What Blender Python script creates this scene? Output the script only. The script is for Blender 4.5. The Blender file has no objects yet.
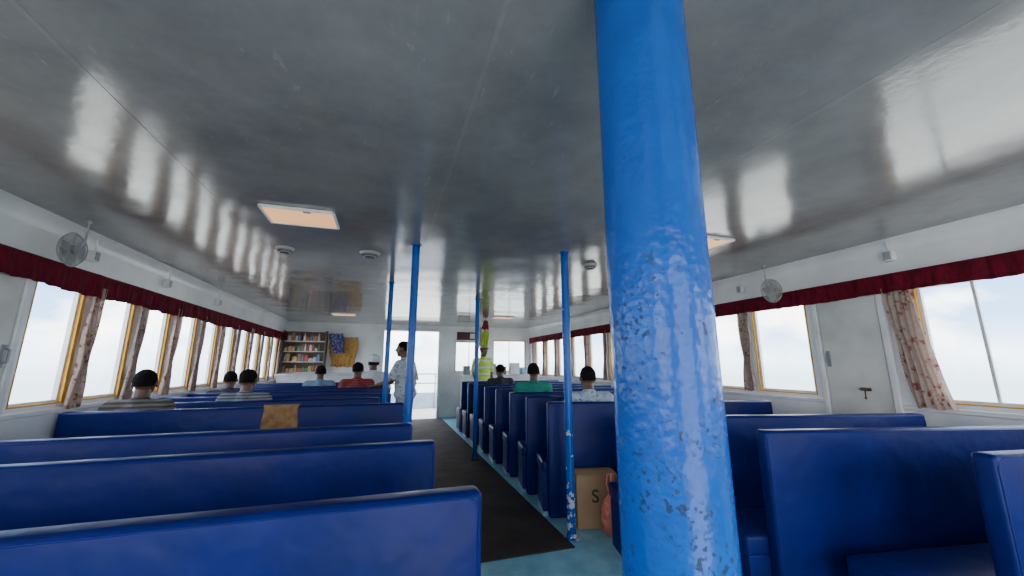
import bpy, bmesh, math, random
from mathutils import Vector, Matrix, noise as mnoise
random.seed(7)
scene=bpy.context.scene
col=scene.collection
V=Vector
# ------------------------------------------------------------------ materials
def mat(name,c1,c2=None,rough=0.5,scale=6.0,bump=0.0,bscale=None,detail=4,stretch=(1,1,1),metal=0.0,ramp=(0.35,0.65),emit=0.0,coat=0.0,spec=0.5,bdist=0.01):
    m=bpy.data.materials.new(name); m.use_nodes=True
    nt=m.node_tree; N=nt.nodes; L=nt.links
    b=N['Principled BSDF']
    b.inputs['Roughness'].default_value=rough; b.inputs['Metallic'].default_value=metal
    b.inputs['Specular IOR Level'].default_value=spec
    b.inputs['Coat Weight'].default_value=coat
    if c2 is None: c2=tuple(x*0.82 for x in c1)
    tc=N.new('ShaderNodeTexCoord'); mp=N.new('ShaderNodeMapping'); mp.inputs['Scale'].default_value=stretch
    L.new(tc.outputs['Object'],mp.inputs['Vector'])
    n=N.new('ShaderNodeTexNoise'); n.inputs['Scale'].default_value=scale; n.inputs['Detail'].default_value=detail
    L.new(mp.outputs[0],n.inputs['Vector'])
    r=N.new('ShaderNodeValToRGB'); r.color_ramp.elements[0].position=ramp[0]; r.color_ramp.elements[1].position=ramp[1]
    r.color_ramp.elements[0].color=(*c2,1); r.color_ramp.elements[1].color=(*c1,1)
    L.new(n.outputs['Fac'],r.inputs['Fac']); L.new(r.outputs[0],b.inputs['Base Color'])
    if emit>0:
        L.new(r.outputs[0],b.inputs['Emission Color']); b.inputs['Emission Strength'].default_value=emit
    if bump>0:
        n2=N.new('ShaderNodeTexNoise'); n2.inputs['Scale'].default_value=bscale or scale; n2.inputs['Detail'].default_value=3
        L.new(mp.outputs[0],n2.inputs['Vector'])
        bp=N.new('ShaderNodeBump'); bp.inputs['Strength'].default_value=bump; bp.inputs['Distance'].default_value=bdist
        L.new(n2.outputs['Fac'],bp.inputs['Height']); L.new(bp.outputs[0],b.inputs['Normal'])
    return m
def stripes(name,cA,cB,scale=14,axis='Z',rough=0.85,third=None,dist=0.4):
    m=bpy.data.materials.new(name); m.use_nodes=True
    nt=m.node_tree; N=nt.nodes; L=nt.links; b=N['Principled BSDF']; b.inputs['Roughness'].default_value=rough
    tc=N.new('ShaderNodeTexCoord'); w=N.new('ShaderNodeTexWave'); w.wave_type='BANDS'; w.bands_direction=axis
    w.inputs['Scale'].default_value=scale; w.inputs['Distortion'].default_value=dist
    L.new(tc.outputs['Object'],w.inputs['Vector'])
    r=N.new('ShaderNodeValToRGB'); r.color_ramp.interpolation='CONSTANT'
    r.color_ramp.elements[0].color=(*cA,1); r.color_ramp.elements[1].position=0.5; r.color_ramp.elements[1].color=(*cB,1)
    if third:
        e=r.color_ramp.elements.new(0.8); e.color=(*third,1)
    L.new(w.outputs['Fac'],r.inputs['Fac']); L.new(r.outputs[0],b.inputs['Base Color'])
    return m
def floral(name,base,a,bcol,scale=9,trans=0.0):
    m=bpy.data.materials.new(name); m.use_nodes=True
    nt=m.node_tree; N=nt.nodes; L=nt.links; b=N['Principled BSDF']; b.inputs['Roughness'].default_value=0.9
    tc=N.new('ShaderNodeTexCoord')
    nn=N.new('ShaderNodeTexNoise'); nn.inputs['Scale'].default_value=scale*1.2; L.new(tc.outputs['Object'],nn.inputs['Vector'])
    mm=N.new('ShaderNodeMixRGB'); mm.blend_type='ADD'; mm.inputs[0].default_value=0.14
    L.new(tc.outputs['Object'],mm.inputs[1]); L.new(nn.outputs['Color'],mm.inputs[2])
    v=N.new('ShaderNodeTexVoronoi'); v.inputs['Scale'].default_value=scale
    L.new(mm.outputs[0],v.inputs['Vector'])
    r=N.new('ShaderNodeValToRGB'); e=r.color_ramp.elements
    e[0].color=(*a,1); e[0].position=0.18; e[1].color=(*base,1); e[1].position=0.45
    k=e.new(0.32); k.color=(*bcol,1)
    L.new(v.outputs['Distance'],r.inputs['Fac'])
    n=N.new('ShaderNodeTexNoise'); n.inputs['Scale'].default_value=25; L.new(tc.outputs['Object'],n.inputs['Vector'])
    mx=N.new('ShaderNodeMixRGB'); mx.blend_type='MULTIPLY'; mx.inputs[0].default_value=0.4
    L.new(r.outputs[0],mx.inputs[1]); L.new(n.outputs['Fac'],mx.inputs[2]); L.new(mx.outputs[0],b.inputs['Base Color'])
    if trans>0:
        t=N.new('ShaderNodeBsdfTranslucent'); L.new(mx.outputs[0],t.inputs['Color'])
        ms=N.new('ShaderNodeMixShader'); ms.inputs[0].default_value=trans
        L.new(b.outputs[0],ms.inputs[1]); L.new(t.outputs[0],ms.inputs[2]); L.new(ms.outputs[0],N['Material Output'].inputs['Surface'])
    return m

M={}
M['wall']=mat('painted_wall',(0.90,0.89,0.87),(0.74,0.74,0.73),rough=0.28,scale=2.2,detail=9,bump=0.25,bscale=6,ramp=(0.3,0.6))
M['wall_trim']=mat('trim_paint',(0.86,0.85,0.83),rough=0.35,scale=5)
M['door']=mat('door_paint',(0.74,0.72,0.66),(0.55,0.53,0.48),rough=0.4,scale=2.5,detail=9,bump=0.2,bscale=7,ramp=(0.35,0.6))
M['yellow']=mat('yellow_frame',(0.80,0.42,0.03),(0.62,0.30,0.02),rough=0.4,scale=8)
M['white']=mat('white_plastic',(0.82,0.81,0.79),rough=0.4)
M['grey']=mat('grey_plastic',(0.3,0.31,0.32),rough=0.4)
M['palegrey']=mat('pale_grey_plastic',(0.40,0.40,0.40),rough=0.4)
M['dark']=mat('dark_plastic',(0.03,0.03,0.035),rough=0.5)
M['vinyl']=mat('blue_vinyl',(0.0009,0.0088,0.125),(0.0007,0.0062,0.088),rough=0.40,scale=4,detail=6,bump=0.7,bscale=4.2,bdist=0.02,spec=0.22)
M['piping']=mat('blue_piping',(0.0013,0.011,0.14),rough=0.45,spec=0.2)
M['base']=mat('blue_base_paint',(0.001,0.010,0.13),(0.0008,0.008,0.10),rough=0.5,scale=9,spec=0.2)
M['kick']=mat('pale_blue_kick_strip',(0.25,0.45,0.55),(0.16,0.33,0.43),rough=0.5,scale=12)
M['mat']=mat('rubber_mat',(0.045,0.038,0.032),(0.022,0.019,0.016),rough=0.85,scale=3,detail=8,bump=0.3,bscale=160,spec=0.2)
M['rust']=mat('rusty_brass',(0.22,0.13,0.08),(0.10,0.06,0.04),rough=0.6,scale=40,metal=0.4)
M['valance']=mat('red_valance',(0.17,0.004,0.020),(0.09,0.003,0.011),rough=0.85,scale=12,stretch=(1,3,1),spec=0.2)
M['curtain']=floral('floral_curtain',(0.68,0.52,0.43),(0.30,0.10,0.08),(0.55,0.33,0.27),16,0.3)
M['curtain2']=floral('floral_curtain_dim',(0.54,0.42,0.36),(0.24,0.11,0.10),(0.42,0.28,0.25),18,0.25)
M['cardboard']=mat('cardboard',(0.36,0.23,0.12),(0.30,0.19,0.10),rough=0.85,scale=5)
M['print']=mat('print_ink',(0.05,0.03,0.02),rough=0.8)
M['bag']=mat('pink_bag',(1.0,0.42,0.32),(0.95,0.28,0.20),rough=0.3,scale=14,bump=0.8,bscale=26)
def add_trans(m,f):
    nt=m.node_tree; N=nt.nodes; L=nt.links; b=N['Principled BSDF']
    t=N.new('ShaderNodeBsdfTranslucent'); L.new(b.inputs['Base Color'].links[0].from_socket,t.inputs['Color'])
    ms=N.new('ShaderNodeMixShader'); ms.inputs[0].default_value=f
    L.new(b.outputs[0],ms.inputs[1]); L.new(t.outputs[0],ms.inputs[2]); L.new(ms.outputs[0],N['Material Output'].inputs['Surface'])
add_trans(M['bag'],0.25)
M['towel']=mat('tan_towel',(0.38,0.23,0.09),(0.24,0.12,0.05),rough=0.95,scale=14,bump=0.5,bscale=60)
M['orange_c']=floral('orange_cloth',(0.66,0.36,0.10),(0.35,0.14,0.05),(0.7,0.42,0.12),10)
M['blue_c']=floral('blue_pattern_cloth',(0.04,0.06,0.25),(0.5,0.1,0.15),(0.5,0.5,0.6),16)
M['wood']=mat('brown_wood',(0.26,0.16,0.10),(0.17,0.10,0.07),rough=0.5,scale=4,stretch=(1,1,10))
M['hair']=mat('black_hair',(0.016,0.012,0.011),(0.007,0.006,0.006),rough=0.95,scale=80,bump=1.0,bscale=140,spec=0.1)
M['skin']=mat('dark_skin',(0.15,0.066,0.036),(0.105,0.045,0.025),rough=0.45,scale=10)
M['eye']=mat('eye_white',(0.7,0.68,0.62),rough=0.2)
M['trouser']=mat('dark_trousers',(0.03,0.035,0.05),rough=0.9,scale=20)
M['trouser_g']=mat('grey_trousers',(0.42,0.42,0.41),rough=0.9,scale=20)
M['shoe']=mat('shoe_leather',(0.02,0.018,0.016),rough=0.5)
M['sh_stripe1']=stripes('taupe_striped_shirt',(0.045,0.038,0.036),(0.14,0.12,0.10),9)
M['sh_stripe2']=stripes('grey_striped_shirt',(0.07,0.075,0.08),(0.24,0.25,0.245),11)
M['sh_red']=stripes('red_striped_shirt',(0.28,0.012,0.015),(0.05,0.008,0.02),9,third=(0.25,0.10,0.09))
M['sh_white']=mat('white_shirt',(0.8,0.8,0.8),rough=0.85,scale=9)
M['sh_pattern']=floral('grey_patterned_shirt',(0.62,0.64,0.67),(0.12,0.13,0.15),(0.36,0.38,0.42),24)
M['sh_green']=mat('teal_green_shirt',(0.012,0.27,0.19),(0.008,0.20,0.14),rough=0.85,scale=9)
M['sh_check']=floral('blue_checked_shirt',(0.50,0.58,0.68),(0.08,0.14,0.25),(0.3,0.4,0.55),24)
M['sh_dark']=mat('dark_shirt',(0.03,0.03,0.04),rough=0.85)
M['sh_blue']=mat('light_blue_shirt',(0.18,0.27,0.38),rough=0.85)
M['sh_hivis']=stripes('hivis_vest_fabric',(0.52,0.72,0.06),(0.52,0.72,0.06),2.2,third=(0.66,0.68,0.62),dist=1.0)
M['whitecloth']=mat('white_cloth',(0.75,0.74,0.70),rough=0.85)
M['lime']=mat('lime_cloth',(0.50,0.66,0.08),(0.38,0.50,0.05),rough=0.8)
M['redcloth']=mat('red_cloth',(0.30,0.03,0.02),rough=0.8)
M['sign']=mat('dark_red_board',(0.10,0.012,0.012),(0.05,0.01,0.01),rough=0.5)
M['deck']=mat('deck_paint',(0.55,0.57,0.56),rough=0.6)
M['bulwark']=mat('bulwark_paint',(0.35,0.45,0.52),rough=0.5)
M['lamp']=mat('warm_diffuser',(0.95,0.50,0.24),(0.9,0.45,0.20),rough=0.5,scale=3,emit=1.1)

def ceiling_mat(name,lo,hi):
    m=bpy.data.materials.new(name); m.use_nodes=True
    nt=m.node_tree; N=nt.nodes; L=nt.links; b=N['Principled BSDF']
    b.inputs['Specular IOR Level'].default_value=0.7
    tc=N.new('ShaderNodeTexCoord')
    n=N.new('ShaderNodeTexNoise'); n.inputs['Scale'].default_value=1.3; n.inputs['Detail'].default_value=12; n.inputs['Roughness'].default_value=0.72
    L.new(tc.outputs['Object'],n.inputs['Vector'])
    r=N.new('ShaderNodeValToRGB'); r.color_ramp.elements[0].position=0.32; r.color_ramp.elements[1].position=0.68
    r.color_ramp.elements[0].color=(*lo,1); r.color_ramp.elements[1].color=(*hi,1)
    L.new(n.outputs['Fac'],r.inputs['Fac'])
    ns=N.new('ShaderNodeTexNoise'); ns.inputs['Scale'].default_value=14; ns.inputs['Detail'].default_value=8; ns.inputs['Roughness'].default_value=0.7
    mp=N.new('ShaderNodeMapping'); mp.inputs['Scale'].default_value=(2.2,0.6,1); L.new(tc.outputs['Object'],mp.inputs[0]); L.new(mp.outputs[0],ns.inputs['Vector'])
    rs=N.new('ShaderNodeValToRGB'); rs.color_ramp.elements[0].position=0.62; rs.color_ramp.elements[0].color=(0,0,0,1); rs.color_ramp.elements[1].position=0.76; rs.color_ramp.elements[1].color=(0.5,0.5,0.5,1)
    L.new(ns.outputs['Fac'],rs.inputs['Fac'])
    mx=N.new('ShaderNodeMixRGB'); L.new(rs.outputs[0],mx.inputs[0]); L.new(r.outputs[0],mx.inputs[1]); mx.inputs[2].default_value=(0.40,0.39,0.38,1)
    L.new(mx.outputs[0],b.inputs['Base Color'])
    r2=N.new('ShaderNodeMapRange'); r2.inputs['To Min'].default_value=0.06; r2.inputs['To Max'].default_value=0.22
    n3=N.new('ShaderNodeTexNoise'); n3.inputs['Scale'].default_value=5; n3.inputs['Detail'].default_value=6
    L.new(tc.outputs['Object'],n3.inputs['Vector']); L.new(n3.outputs['Fac'],r2.inputs['Value']); L.new(r2.outputs[0],b.inputs['Roughness'])
    n2=N.new('ShaderNodeTexNoise'); n2.inputs['Scale'].default_value=2.0; n2.inputs['Detail'].default_value=0.5
    L.new(tc.outputs['Object'],n2.inputs['Vector'])
    n4=N.new('ShaderNodeTexNoise'); n4.inputs['Scale'].default_value=30; n4.inputs['Detail'].default_value=2
    L.new(tc.outputs['Object'],n4.inputs['Vector'])
    b1=N.new('ShaderNodeBump'); b1.inputs['Strength'].default_value=0.3; b1.inputs['Distance'].default_value=0.03
    L.new(n2.outputs['Fac'],b1.inputs['Height'])
    b2=N.new('ShaderNodeBump'); b2.inputs['Strength'].default_value=0.25; b2.inputs['Distance'].default_value=0.0018
    L.new(n4.outputs['Fac'],b2.inputs['Height']); L.new(b1.outputs[0],b2.inputs['Normal']); L.new(b2.outputs[0],b.inputs['Normal'])
    return m
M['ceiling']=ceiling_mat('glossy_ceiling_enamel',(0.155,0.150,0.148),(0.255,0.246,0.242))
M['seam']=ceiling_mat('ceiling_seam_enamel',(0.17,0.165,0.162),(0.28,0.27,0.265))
M['floor']=mat('teal_floor_paint',(0.26,0.58,0.68),(0.15,0.42,0.52),rough=0.35,scale=6,detail=8,bump=0.1,bscale=12)
def pillar_mat(name,zmask,peel=None,chips=True):
    m=bpy.data.materials.new(name); m.use_nodes=True
    nt=m.node_tree; N=nt.nodes; L=nt.links; b=N['Principled BSDF']
    b.inputs['Specular IOR Level'].default_value=0.36
    tc=N.new('ShaderNodeTexCoord')
    sep=N.new('ShaderNodeSeparateXYZ'); L.new(tc.outputs['Object'],sep.inputs[0])
    def noise(s,d=3):
        n=N.new('ShaderNodeTexNoise'); n.inputs['Scale'].default_value=s; n.inputs['Detail'].default_value=d
        L.new(tc.outputs['Object'],n.inputs['Vector']); return n
    def ramp(src,p0,c0,p1,c1):
        r=N.new('ShaderNodeValToRGB'); r.color_ramp.elements[0].position=p0; r.color_ramp.elements[0].color=(*c0,1)
        r.color_ramp.elements[1].position=p1; r.color_ramp.elements[1].color=(*c1,1); L.new(src,r.inputs['Fac']); return r
    def mix(fac,a,bb):
        x=N.new('ShaderNodeMixRGB'); L.new(fac,x.inputs[0]); L.new(a,x.inputs[1])
        if isinstance(bb,tuple): x.inputs[2].default_value=(*bb,1)
        else: L.new(bb,x.inputs[2])
        return x
    def mult(a,bb):
        q=N.new('ShaderNodeMath'); q.operation='MULTIPLY'; L.new(a,q.inputs[0]); L.new(bb,q.inputs[1]); return q
    base=ramp(noise(5).outputs['Fac'],0.35,(0.0008,0.066,0.32),0.65,(0.0014,0.088,0.40))
    zr=N.new('ShaderNodeMapRange'); zr.inputs['From Min'].default_value=zmask[1]; zr.inputs['From Max'].default_value=zmask[0]; L.new(sep.outputs['Z'],zr.inputs['Value'])
    a=ramp(noise(90,6).outputs['Fac'],0.55,(0,0,0),0.60,(0.9,0.9,0.9))
    c=ramp(noise(5.0,7).outputs['Fac'],0.52,(0,0,0),0.60,(1,1,1))
    mu=mult(a.outputs[0],c.outputs[0]); mu=mult(mu.outputs[0],zr.outputs[0])
    x1=mix(mu.outputs[0],base.outputs[0],(0.008,0.022,0.055))
    d=ramp(noise(42,6).outputs['Fac'],0.65,(0,0,0),0.665,(0.9,0.9,0.9))
    dm=mult(d.outputs[0],zr.outputs[0])
    x2=mix(dm.outputs[0],x1.outputs[0],(0.022,0.024,0.03))
    v=N.new('ShaderNodeTexVoronoi'); v.inputs['Scale'].default_value=6; L.new(tc.outputs['Object'],v.inputs['Vector'])
    e=ramp(v.outputs['Distance'],0.022,(1,1,1),0.03,(0,0,0))
    x3=mix(e.outputs[0],x2.outputs[0],(0.5,0.6,0.7))
    out=x3
    if peel:
        pz=N.new('ShaderNodeMapRange'); pz.inputs['From Min'].default_value=peel; pz.inputs['From Max'].default_value=0.0
        pz.inputs['To Min'].default_value=0.0; pz.inputs['To Max'].default_value=0.24; L.new(sep.outputs['Z'],pz.inputs['Value'])
        ad=N.new('ShaderNodeMath'); ad.operation='ADD'; L.new(noise(19,4).outputs['Fac'],ad.inputs[0]); L.new(pz.outputs[0],ad.inputs[1])
        pr=ramp(ad.outputs[0],0.73,(0,0,0),0.745,(1,1,1))
        out=mix(pr.outputs[0],x3.outputs[0],(0.48,0.50,0.50))
    L.new(out.outputs[0],b.inputs['Base Color'])
    b1=N.new('ShaderNodeBump'); b1.inputs['Strength'].default_value=0.6; b1.inputs['Distance'].default_value=0.0045
    L.new(noise(40,1.5).outputs['Fac'],b1.inputs['Height'])
    b2=N.new('ShaderNodeBump'); b2.inputs['Strength'].default_value=0.35; b2.inputs['Distance'].default_value=0.001; b2.invert=True
    ad2=N.new('ShaderNodeMath'); ad2.operation='MAXIMUM'; L.new(mu.outputs[0],ad2.inputs[0]); L.new(dm.outputs[0],ad2.inputs[1])
    L.new(ad2.outputs[0],b2.inputs['Height']); L.new(b1.outputs[0],b2.inputs['Normal'])
    L.new(b2.outputs[0],b.inputs['Normal'])
    rr=N.new('ShaderNodeMapRange'); rr.inputs['To Min'].default_value=0.23; rr.inputs['To Max'].default_value=0.45; L.new(ad2.outputs[0],rr.inputs['Value']); L.new(rr.outputs[0],b.inputs['Roughness'])
    return m
M['pillar']=pillar_mat('blue_pillar_enamel',(1.5,2.0))
M['pole']=pillar_mat('blue_pole_enamel',(0.1,0.6))
M['pole_peel']=pillar_mat('peeling_blue_pole_enamel',(0.1,0.6),peel=1.3)
def glass():
    m=bpy.data.materials.new('salt_filmed_window_glass'); m.use_nodes=True
    nt=m.node_tree; N=nt.nodes; L=nt.links
    for n in list(N): N.remove(n)
    o=N.new('ShaderNodeOutputMaterial'); t=N.new('ShaderNodeBsdfTransparent'); t.inputs[0].default_value=(0.90,0.94,0.96,1)
    g=N.new('ShaderNodeBsdfGlossy'); g.inputs['Roughness'].default_value=0.05
    x=N.new('ShaderNodeMixShader'); x.inputs[0].default_value=0.05
    L.new(t.outputs[0],x.inputs[1]); L.new(g.outputs[0],x.inputs[2]); L.new(x.outputs[0],o.inputs[0])
    return m
M['glass']=glass()

# ------------------------------------------------------------------ mesh helpers
def box(bm,c,s,bevel=0.0,mi=0,rot=None,seg=2):
    r=bmesh.ops.create_cube(bm,size=1.0)
    vs=r['verts']
    for v in vs: v.co=V((v.co.x*s[0],v.co.y*s[1],v.co.z*s[2]))
    es=list({e for v in vs for e in v.link_edges})
    if bevel>0:
        rr=bmesh.ops.bevel(bm,geom=es,offset=min(bevel,min(s)*0.49),segments=seg,profile=0.5,affect='EDGES')
        st=list(rr['verts']); seen=set(st)
        while st:
            v=st.pop()
            for e in v.link_edges:
                o=e.other_vert(v)
                if o not in seen: seen.add(o); st.append(o)
        vs=list(seen)
    for v in vs:
        co=v.co.copy()
        if rot: co=rot@co
        v.co=co+V(c)
    for f in {f for v in vs for f in v.link_faces}: f.material_index=mi
    return vs
def frame_from(d):
    d=d.normalized(); a=V((0,0,1)) if abs(d.z)<0.95 else V((0,1,0))
    x=d.cross(a).normalized(); y=d.cross(x).normalized(); return x,y,d
def cone(bm,p0,p1,r0,r1,seg=16,mi=0,caps=True):
    p0=V(p0);p1=V(p1); x,y,d=frame_from(p1-p0)
    A=[];B=[]
    for i in range(seg):
        a=2*math.pi*i/seg; o=x*math.cos(a)+y*math.sin(a)
        A.append(bm.verts.new(p0+o*r0)); B.append(bm.verts.new(p1+o*r1))
    for i in range(seg):
        j=(i+1)%seg; f=bm.faces.new((A[i],A[j],B[j],B[i])); f.material_index=mi
    if caps:
        f=bm.faces.new(A[::-1]); f.material_index=mi
        f=bm.faces.new(B); f.material_index=mi
    return A+B
def ell(bm,c,r,mi=0,u=16,v=10,rot=None):
    rr=bmesh.ops.create_uvsphere(bm,u_segments=u,v_segments=v,radius=1.0)
    for q in rr['verts']:
        co=V((q.co.x*r[0],q.co.y*r[1],q.co.z*r[2]))
        if rot: co=rot@co
        q.co=co+V(c)
    for f in {f for q in rr['verts'] for f in q.link_faces}: f.material_index=mi
    return rr['verts']
def cap(bm,p0,p1,r0,r1,seg=12):
    cone(bm,p0,p1,r0,r1,seg); ell(bm,p0,(r0,)*3,u=seg,v=8); ell(bm,p1,(r1,)*3,u=seg,v=8)
def tube(bm,pts,r,seg=6,cyc=False):
    pts=[V(p) for p in pts]
    n=len(pts); rings=[]
    for i,p in enumerate(pts):
        a=pts[(i-1)%n] if (cyc or i>0) else p; c=pts[(i+1)%n] if (cyc or i<n-1) else p
        x,y,d=frame_from(c-a)
        rings.append([bm.verts.new(p+(x*math.cos(2*math.pi*k/seg)+y*math.sin(2*math.pi*k/seg))*r) for k in range(seg)])
    for i in range(n if cyc else n-1):
        A=rings[i];B=rings[(i+1)%n]
        best=min(range(seg),key=lambda s:sum((A[k].co-B[(k+s)%seg].co).length for k in range(seg)))
        for k in range(seg):
            try: bm.faces.new((A[k],A[(k+1)%seg],B[(k+1+best)%seg],B[(k+best)%seg]))
            except ValueError: pass
def obj(name,bm,mats,parent=None,smooth=False,loc=None,rotz=None):
    me=bpy.data.meshes.new(name)
    bmesh.ops.recalc_face_normals(bm,faces=bm.faces)
    bm.to_mesh(me); bm.free()
    if not isinstance(mats,(list,tuple)): mats=[mats]
    for m in mats: me.materials.append(m)
    if smooth:
        me.polygons.foreach_set('use_smooth',[True]*len(me.polygons))
    o=bpy.data.objects.new(name,me); col.objects.link(o)
    if parent: o.parent=parent
    if loc: o.location=loc
    if rotz is not None: o.rotation_euler=(0,0,rotz)
    return o
def empty(name,loc,rotz=0):
    o=bpy.data.objects.new(name,None); o.empty_display_size=0.1; col.objects.link(o); o.location=loc; o.rotation_euler=(0,0,rotz); return o
def tag(o,label,cat,group=None):
    o['label']=label; o['category']=cat
    if group: o['group']=group
def struct(o,label=None,cat=None):
    o['kind']='structure'
    if label: o['label']=label
    if cat: o['category']=cat
def autosmooth(o,ang=40):
    me=o.data
    me.polygons.foreach_set('use_smooth',[True]*len(me.polygons))
    try: me.set_sharp_from_angle(angle=math.radians(ang))
    except Exception: pass

XL,XR,YF,YB,H=-2.4,4.1,10.9,-1.3,2.47
XC=0.85
# ------------------------------------------------------------------ shell
def wall(name,axis,pos,thick,a0,a1,openings,label):
    bm=bmesh.new()
    def bx(u0,u1,z0,z1):
        if u1-u0<1e-4 or z1-z0<1e-4: return
        c=(u0+u1)/2; w=u1-u0; cz=(z0+z1)/2; hz=z1-z0
        if axis=='Y': box(bm,(pos+thick/2,c,cz),(abs(thick),w,hz))
        else: box(bm,(c,pos+thick/2,cz),(w,abs(thick),hz))
    u=a0
    for (o0,o1,z0,z1) in sorted(openings):
        bx(u,o0,0,H); bx(o0,o1,0,z0); bx(o0,o1,z1,H); u=o1
    bx(u,a1,0,H)
    o=obj(name,bm,M['wall']); struct(o,label,'wall'); return o
WZ0,WZ1=1.12,2.06
leftw=[((3.52 if k else 3.60)+0.68*k,4.10+0.68*k) for k in range(0,11)]
leftw=[w for w in leftw if w[1]<10.8]
leftw_b=[(-0.95,-0.1),(0.05,0.9),(1.05,1.8),(1.95,2.6)]  # windows out of view, put in to bring more light into the cabin
rightw=[(2.82+0.78*k,3.45+0.78*k) for k in range(0,11)]
rightw=[w for w in rightw if w[1]<10.7]
rightw_b=[(-1.0,-0.2),(0.0,0.6),(0.78,1.95)]
wall('wall_left','Y',XL,-0.06,YB,YF,[(a,b,WZ0,WZ1) for a,b in leftw+leftw_b],'white painted cabin wall with a row of windows')
wall('wall_right','Y',XR,0.06,YB,YF,[(a,b,WZ0,WZ1) for a,b in rightw+rightw_b],'white painted cabin wall with windows and a door')
wall('wall_front','X',YF,0.06,XL-0.06,XR+0.06,[(-0.06,1.38,0.0,2.30),(1.85,2.62,1.2,2.05),(2.95,3.95,1.2,2.1)],'white end wall with a doorway onto the deck')
wall('wall_back_added','X',YB,-0.06,XL-0.06,XR+0.06,[(-2.0,-0.4,0.9,2.1),(0.2,1.5,0.0,2.15),(2.1,3.7,0.9,2.1)],'unseen white end wall with openings, added to cut light from astern')  # out-of-view wall added to darken bench backs and the near ceiling
bm=bmesh.new(); box(bm,((XL+XR)/2,(YB+YF)/2,-0.05),(XR-XL+0.12,YF-YB+0.12,0.1)); struct(obj('floor',bm,M['floor']),'teal painted steel deck floor','floor')
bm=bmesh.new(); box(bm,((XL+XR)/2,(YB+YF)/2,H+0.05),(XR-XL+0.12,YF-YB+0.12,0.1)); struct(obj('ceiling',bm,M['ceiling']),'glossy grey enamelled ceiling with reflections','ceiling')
tn=1
for x in (-1.11,0.28,1.68,3.07):
    bm=bmesh.new(); box(bm,(x,(YB+YF)/2,H-0.0003),(0.020,YF-YB,0.002),0.0009)
    struct(obj('trim_%d'%tn,bm,M['seam']),'thin ceiling panel joint strip','trim'); tn+=1
for x,s in ((XL,1),(XR,-1)):
    bm=bmesh.new(); R=0.10; pts=[]
    for k in range(9):
        a=math.pi/2*k/8; pts.append((x+s*(R-R*math.cos(a)),H-R+R*math.sin(a)))
    pts.append((x,H))
    A=[bm.verts.new((px,YB,pz)) for px,pz in pts]; B=[bm.verts.new((px,YF,pz)) for px,pz in pts]
    n=len(pts)
    for k in range(n): bm.faces.new((A[k],A[(k+1)%n],B[(k+1)%n],B[k]))
    bm.faces.new(A[::-1]); bm.faces.new(B)
    o=obj('trim_%d'%tn,bm,M['wall']); autosmooth(o,50); struct(o,'curved white cove between wall and ceiling','trim'); tn+=1
    bm=bmesh.new(); box(bm,(x+s*0.012,(YB+YF)/2,WZ0-0.05),(0.024,YF-YB,0.04),0.008)
    struct(obj('trim_%d'%tn,bm,M['wall_trim']),'white sill rail below the windows','trim'); tn+=1

def window(n,axis,pos,sgn,a,b,z0,z1,mull=None,fb=0.018,fw=0.018,sw=0.016):
    bm=bmesh.new()
    def bx(u0,u1,v0,v1,dep,t,mi,bev=0.002):
        p=pos-sgn*dep; u=(u0+u1)/2; z=(v0+v1)/2
        if axis=='Y': box(bm,(p,u,z),(t,u1-u0,v1-v0),bev,mi)
        else: box(bm,(u,p,z),(u1-u0,t,v1-v0),bev,mi)
    bx(a,a+fw,z0,z1,0.028,0.06,0); bx(b-fb,b,z0,z1,0.028,0.06,0)
    bx(a+fw,b-fb,z0,z0+fw,0.028,0.06,0); bx(a+fw,b-fb,z1-fw,z1,0.028,0.06,0)
    a2,b2,c0,c1=a+fw,b-fb,z0+fw,z1-fw
    bx(a2,a2+sw,c0,c1,0.036,0.034,1); bx(b2-sw,b2,c0,c1,0.036,0.034,1)
    bx(a2+sw,b2-sw,c0,c0+sw,0.036,0.034,1); bx(a2+sw,b2-sw,c1-sw,c1,0.036,0.034,1)
    if mull: bx(mull-0.01,mull+0.01,c0+sw,c1-sw,0.042,0.022,1)
    bx(a2+sw,b2-sw,c0+sw,c1-sw,0.042,0.005,2,0)
    o=obj('window_%d'%n,bm,[M['yellow'],M['white'],M['glass']])
    struct(o,'cabin window with yellow frame and pale sash','window')
wn=1
for a,b in leftw+leftw_b:
    window(wn,'Y',XL,1,a,b,WZ0,WZ1,None,0.035,0.012,0.018); wn+=1
for a,b in rightw+rightw_b:
    m=1.62 if abs(a-0.78)<1e-3 else None
    window(wn,'Y',XR,-1,a,b,WZ0,WZ1,m,0.012,0.010,0.024); wn+=1
window(wn,'X',YF,-1,1.85,2.62,1.2,2.05,2.25); wn+=1
window(wn,'X',YF,-1,2.95,3.95,1.2,2.1,3.45); wn+=1

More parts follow.
